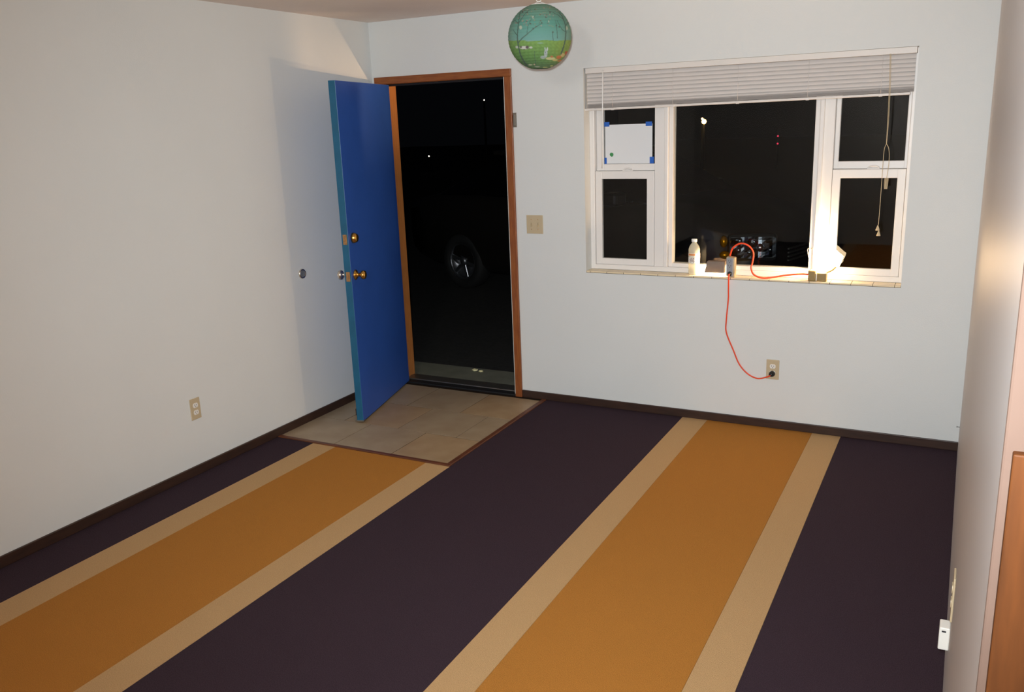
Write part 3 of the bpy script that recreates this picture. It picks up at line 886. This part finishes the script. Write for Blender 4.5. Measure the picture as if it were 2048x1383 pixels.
ca = sh.data.color_attributes.new('print', 'FLOAT_COLOR', 'POINT')
buf = []
for p in vs:
    d = (p - LC).normalized()
    u, v, wv = d.dot(lr), d.dot(lup), d.dot(tcam)
    if wv < 0: u, v = -u * 0.9, v        # the print runs on round the back
    buf.extend((*lin(lantern_colour(u, v)), 1.0))
ca.data.foreach_set('color', buf)
rt_ = LR * math.sin(Z0)
MB().lathe([(rt_ - 0.002, -0.0015), (rt_ + 0.002, -0.0015), (rt_ + 0.002, 0.0015), (rt_ - 0.002, 0.0015), (rt_ - 0.002, -0.0015)], 32, M=Matrix.Translation(LC + Vector((0, 0, LR * 0.985 * math.cos(Z0)))), cap=False).build('top_ring', M['white_plastic'], lan)
zt = LC.z + LR * 0.985 * math.cos(Z0)
q = MB()
q.tube([(LC.x - rt_, LC.y, zt), (LC.x - 0.012, LC.y, zt + 0.010), (LC.x, LC.y, zt + 0.014), (LC.x + 0.012, LC.y, zt + 0.010), (LC.x + rt_, LC.y, zt)], 0.0015, 6, sub=4)
q.build('wire_bail', M['white_plastic'], lan)
q = MB()
ring = [(LC.x + 0.014 * math.cos(a) , LC.y, zt + 0.029 + 0.017 * math.sin(a)) for a in [2 * PI * k / 14 - PI / 2 for k in range(15)]]
q.tube(ring, 0.0024, 6, sub=2)
q.tube([(LC.x, LC.y, zt + 0.046), (LC.x, LC.y, H - 0.012)], 0.0018, 6, sub=1)
q.build('hanging_cord', M['white_plastic'], lan)
MB().lathe([(0, 0), (0.014, 0), (0.011, -0.010), (0.004, -0.014), (0, -0.014)], 16, M=Matrix.Translation((LC.x, LC.y, H)), cap=False).build('ceiling_hook', M['white_plastic'], lan)

# ------------------------------------------------------------------ outside
GZ = -0.05
tag(MB().box((-40, WT, GZ - 0.1), (40, 60, GZ)).build('ground', M['asphalt']), 'dark asphalt outside at night', 'ground', kind='structure')
tag(MB().bbox((-0.6, WT, GZ), (1.75, 0.56, -0.02), 0.006).build('porch_slab', M['concrete']), 'dim concrete porch slab outside the front door', 'porch', kind='structure')

# scraps on the porch
rnd = random.Random(3)


def crumple(name, loc, size, label):
    bm = bmesh.new()
    bmesh.ops.create_icosphere(bm, subdivisions=2, radius=1.0)
    for v in bm.verts:
        v.co *= rnd.uniform(0.6, 1.15)
        v.co.x *= size * 1.3
        v.co.y *= size
        v.co.z *= size * 0.5
    lo_ = min(v.co.z for v in bm.verts)
    me = bpy.data.meshes.new(name)
    bm.to_mesh(me)
    bm.free()
    me.materials.append(M['foil'])
    o = bpy.data.objects.new(name, me)
    COL.objects.link(o)
    o.location = (loc[0], loc[1], loc[2] - lo_)
    return tag(o, label, 'wrapper', 'crumpled wrappers on the porch')


crumple('crumpled_wrapper', (0.396, 0.480, -0.02), 0.019, 'larger crumpled pale yellow wrapper on the dark porch')
crumple('crumpled_wrapper', (0.452, 0.472, -0.02), 0.015, 'smaller crumpled pale yellow wrapper on the dark porch')

# porch lantern on the outer wall, close beside the doorway
PX_, PY_, PZ_ = 1.12, 0.275, 1.745
pl = tag(empty('porch_lantern', (PX_, WT, PZ_)), 'warm lit porch lantern on the outside wall beside the doorway', 'lantern')
MB().bbox((PX_ - 0.005, WT, PZ_ - 0.02), (PX_ + 0.065, WT + 0.012, PZ_ + 0.16), 0.003).build('back_plate', M['black'], pl)
MB().tube([(PX_ + 0.03, WT + 0.010, PZ_ + 0.12), (PX_ + 0.015, WT + 0.05, PZ_ + 0.155), (PX_, PY_, PZ_ + 0.13)], 0.006, 8, sub=5).build('arm', M['black'], pl)
MB().lathe([(0, 0), (0.078, 0), (0.030, 0.05), (0.012, 0.085), (0, 0.09)], 24, M=Matrix.Translation((PX_, PY_, PZ_ + 0.034)), smooth=True, cap=False).build('roof', M['black'], pl)  # set low and wide to cut the light rising to the ceiling
for k in range(6):
    a = PI / 3 * k + 0.45
    MB().tube([(PX_ + 0.046 * math.cos(a), PY_ + 0.046 * math.sin(a), PZ_ - 0.012), (PX_ + 0.052 * math.cos(a), PY_ + 0.052 * math.sin(a), PZ_ + 0.036)], 0.0016, 5, sub=1).build('cage_bar', M['black'], pl)
MB().lathe([(0, 0.0), (0.008, 0.004), (0.011, 0.02), (0.010, 0.04), (0.006, 0.052), (0, 0.056)], 14, M=Matrix.Translation((PX_, PY_, PZ_ - 0.017)) @ Matrix.Diagonal((1, 1, 0.61, 1)), cap=False).build('porch_bulb', M['porch_bulb'], pl)
MB().lathe([(0.010, 0.0), (0.032, 0.004), (0.050, 0.030), (0.048, 0.031), (0.030, 0.007), (0.010, 0.004)], 24, M=Matrix.Translation((PX_, PY_, PZ_ - 0.029)), cap=False).build('baffle_cup', M['black'], pl)  # unseen cup added to block the light thrown downward
MB().lathe([(0, 0), (0.010, 0), (0.009, 0.050), (0, 0.050)], 10, M=Matrix.Translation((PX_, PY_, PZ_ - 0.065)), cap=False).build('bulb_holder', M['black'], pl)

# parked car; local x forward (front at 0), y to its left, z up from the ground
car = empty('parked_car', (0, 0, 0))
CYAW = math.radians(-15)
cu = Vector((math.cos(CYAW), math.sin(CYAW), 0))
cv = Vector((-math.sin(CYAW), math.cos(CYAW), 0))
CO = Vector((2.253, 3.392, GZ))
MC = Matrix.Translation(CO) @ Matrix((cu, cv, Vector((0, 0, 1)))).transposed().to_4x4()
car.matrix_basis = Matrix.Translation(CO)
tag(car, 'dark car parked outside beyond the window, front lamps glinting', 'car')


def loft(stations, mi=0):
    """stations: (x, [(y, z)...] half outline from bottom centre to top centre)"""
    vs_, fs_ = [], []
    n = len(stations[0][1])
    ring_n = 2 * n
    for (x, half) in stations:
        for (y, z) in half: vs_.append((x, y, z))
        for (y, z) in reversed(half): vs_.append((x, -y, z))
    for k in range(len(stations) - 1):
        for i in range(ring_n):
            j = (i + 1) % ring_n
            fs_.append((k * ring_n + i, k * ring_n + j, (k + 1) * ring_n + j, (k + 1) * ring_n + i))
    fs_.append(tuple(range(ring_n)))
    fs_.append(tuple((len(stations) - 1) * ring_n + i for i in reversed(range(ring_n))))
    return vs_, fs_


def body_section(x, hw, zb, zbelt, ztop):
    return (x, [(0.02, zb), (hw * 0.86, zb), (hw * 0.97, zb + 0.10), (hw, zb + 0.26), (hw * 0.985, zbelt - 0.10), (hw * 0.93, zbelt), (hw * 0.6, ztop - 0.01), (0.02, ztop)])


st = [body_section(0.02, 0.62, 0.30, 0.66, 0.70), body_section(-0.10, 0.76, 0.22, 0.78, 0.84), body_section(-0.35, 0.85, 0.20, 0.90, 0.97), body_section(-0.8, 0.88, 0.20, 0.98, 1.06),
      body_section(-1.3, 0.89, 0.20, 1.02, 1.10), body_section(-2.4, 0.90, 0.20, 1.04, 1.06), body_section(-3.4, 0.90, 0.20, 1.05, 1.07), body_section(-4.2, 0.86, 0.24, 1.03, 1.06), body_section(-4.6, 0.76, 0.32, 0.96, 1.0)]
vs_, fs_ = loft(st)
q = MB()
q.add(vs_, fs_, 0, True, MC)
bo_ = q.build('car_body', M['car'], car)
cab = [(-1.05, [(0.02, 1.03), (0.74, 1.02), (0.76, 1.03), (0.74, 1.04), (0.02, 1.05)]), (-1.75, [(0.02, 1.0), (0.80, 1.0), (0.79, 1.1), (0.62, 1.42), (0.02, 1.47)]), (-2.4, [(0.02, 1.0), (0.82, 1.0), (0.81, 1.1), (0.64, 1.47), (0.02, 1.52)]),
       (-3.3, [(0.02, 1.0), (0.82, 1.0), (0.80, 1.1), (0.62, 1.43), (0.02, 1.48)]), (-4.1, [(0.02, 1.03), (0.74, 1.02), (0.74, 1.03), (0.70, 1.05), (0.02, 1.06)])]
vs_, fs_ = loft(cab)
q = MB()
q.add(vs_, fs_, 0, True, MC)
q.build('greenhouse', M['car_glass'], car)
MB().bbox((-3.35, -0.60, 1.475), (-1.85, 0.60, 1.525), 0.02, 2, 0, MC).build('roof_panel', M['car'], car)
MB().bbox((-0.05, -0.74, 0.30), (0.10, 0.74, 0.48), 0.04, 3, 0, MC).build('bumper', M['car'], car)
gr = MB()
for k in range(4):
    gr.bbox((0.0, -0.36, 0.53 + 0.035 * k), (0.035, 0.36, 0.545 + 0.035 * k), 0.004, 1, 0, MC)
gr.build('grille', M['alu'], car)
for (wx, s) in ((-0.86, -1), (-0.86, 1), (-3.62, -1), (-3.62, 1)):
    Mw_ = MC @ frame((wx, s * 0.70, 0.315), (0, s, 0))
    ty = MB().lathe([(0.20, 0), (0.29, 0), (0.315, 0.03), (0.315, 0.17), (0.29, 0.20), (0.21, 0.20), (0.20, 0.17)], 28, M=Mw_, cap=False).build('wheel', M['tyre'], car)
    rm = MB()
    rm.lathe([(0.205, 0.18), (0.20, 0.195), (0.185, 0.17), (0.185, 0.10), (0, 0.10)], 28, M=Mw_, cap=False)
    for k in range(6):
        a = PI / 3 * k
        rm.bbox((0.02, -0.022, 0.14), (0.19, 0.022, 0.172), 0.006, 1, 0, Mw_ @ Matrix.Rotation(a, 4, 'Z'))
    rm.lathe([(0, 0.14), (0.055, 0.14), (0.05, 0.185), (0.02, 0.195), (0, 0.195)], 18, M=Mw_, cap=False)
    rm.build('rim', M['alloy'], ty)
for s in (-1, 1):
    # lamp cluster wrapped round the wing: bowls and small reflectors, amber pieces at its rear end
    Mh = MC @ frame((-0.10, s * 0.80, 0.70), (0.55, s * 0.83, 0.10), (0.83, -s * 0.55, 0))
    hb = MB().bbox((-0.20, -0.12, -0.14), (0.22, 0.12, -0.045), 0.03, 2, 0, Mh).build('headlamp', M['black'], car)
    rq = random.Random(12)
    nx, ny = 13, 7
    gv = [(-0.18 + 0.385 * i / nx, (-0.095 + 0.19 * j / ny) * (1.0 - 0.25 * abs(i / nx - 0.45)), -0.043 + 0.030 * math.cos((i / nx - 0.45) * 9) ** 2 * rq.uniform(0.2, 1.0)) for j in range(ny + 1) for i in range(nx + 1)]
    gf = [(j * (nx + 1) + i, j * (nx + 1) + i + 1, (j + 1) * (nx + 1) + i + 1, (j + 1) * (nx + 1) + i) for j in range(ny) for i in range(nx)]
    MB().add(gv, gf, 0, False, Mh).build('faceted_reflector', M['dark_reflector'], hb)
    for (dx, dy, rr) in ((-0.11, -0.02, 0.024), (0.07, 0.0, 0.036), (-0.02, -0.04, 0.02), (0.155, -0.02, 0.02), (-0.10, 0.06, 0.024), (0.02, 0.05, 0.016)):
        MB().lathe([(0, -0.03), (rr, -0.03), (rr * 0.92, -0.03 + rr * 0.4), (rr * 0.7, -0.03 + rr * 0.72), (rr * 0.35, -0.03 + rr * 0.94), (0, -0.03 + rr)], 14, M=Mh @ Matrix.Translation((dx, dy, 0)), cap=False).build('small_reflector', M['reflector'], hb)
    MB().lathe([(0, -0.03), (0.042, -0.03), (0.040, -0.012), (0.028, 0.004), (0.012, 0.012), (0, 0.014)], 16, M=Mh @ Matrix.Translation((-0.235, 0.055, -0.03)) @ Matrix.Diagonal((0.8, 1.25, 1, 1)), cap=False).build('amber_marker', M['amber'], hb)
    MB().lathe([(0, -0.03), (0.042, -0.03), (0.040, -0.012), (0.028, 0.004), (0.012, 0.012), (0, 0.014)], 16, M=Mh @ Matrix.Translation((-0.225, -0.062, -0.03)) @ Matrix.Diagonal((1.1, 0.85, 1, 1)), cap=False).build('amber_marker', M['amber'], hb)
    MB().bbox((-1.55, s * 0.93 - 0.09, 1.02), (-1.38, s * 0.93 + 0.09, 1.15), 0.03, 2, 0, MC).build('wing_mirror', M['car'], car)

# far lights across the street
def street_lamp(name, x, y, z, glow, r, label, cat):
    e = tag(empty(name, (x, y, GZ)), label, cat)
    MB().lathe([(0, 0), (0.07, 0), (0.05, 0.3), (0.035, z - GZ - r), (0, z - GZ - r)], 10, M=Matrix.Translation((x, y, GZ)), cap=False).build('post', M['pole'], e)
    MB().lathe([(0, -r), (r * 0.7, -r * 0.7), (r, 0), (r * 0.7, r * 0.7), (0, r)], 14, M=Matrix.Translation((x, y, z)), cap=False).build('lamp_globe', glow, e)
    return e


street_lamp('yard_lamp', -4.63, 25.0, 1.528, M['street'], 0.085, 'warm yellow yard lamp glowing far across the street', 'lamp')
street_lamp('bollard_lamp', -4.80, 25.4, 1.62, M['street'], 0.04, 'fainter small warm lamp just beside the yard lamp', 'lamp')
street_lamp('path_lamp', -15.77, 25.0, 0.552, M['pale_lamp'], 0.026, 'tiny pale lamp far off seen through the doorway', 'lamp')
street_lamp('pole_lamp', -13.13, 25.0, 2.598, M['pale_lamp'], 0.024, 'high tiny pale lamp seen through the top of the doorway', 'lamp')
sg = tag(empty('signal_post', (-2.165, 25.0, GZ)), 'slim far post with two tiny red lights', 'signal')
MB().lathe([(0, 0), (0.03, 0), (0.02, 1.30), (0, 1.30)], 8, M=Matrix.Translation((-2.165, 25.05, GZ)), cap=False).build('post', M['pole'], sg)
for z in (0.988, 0.747):
    MB().lathe([(0, -0.03), (0.026, -0.02), (0.03, 0), (0.026, 0.02), (0, 0.03)], 10, M=Matrix.Translation((-2.165, 25.0, z)), cap=False).build('red_light', M['red_lens'], sg)
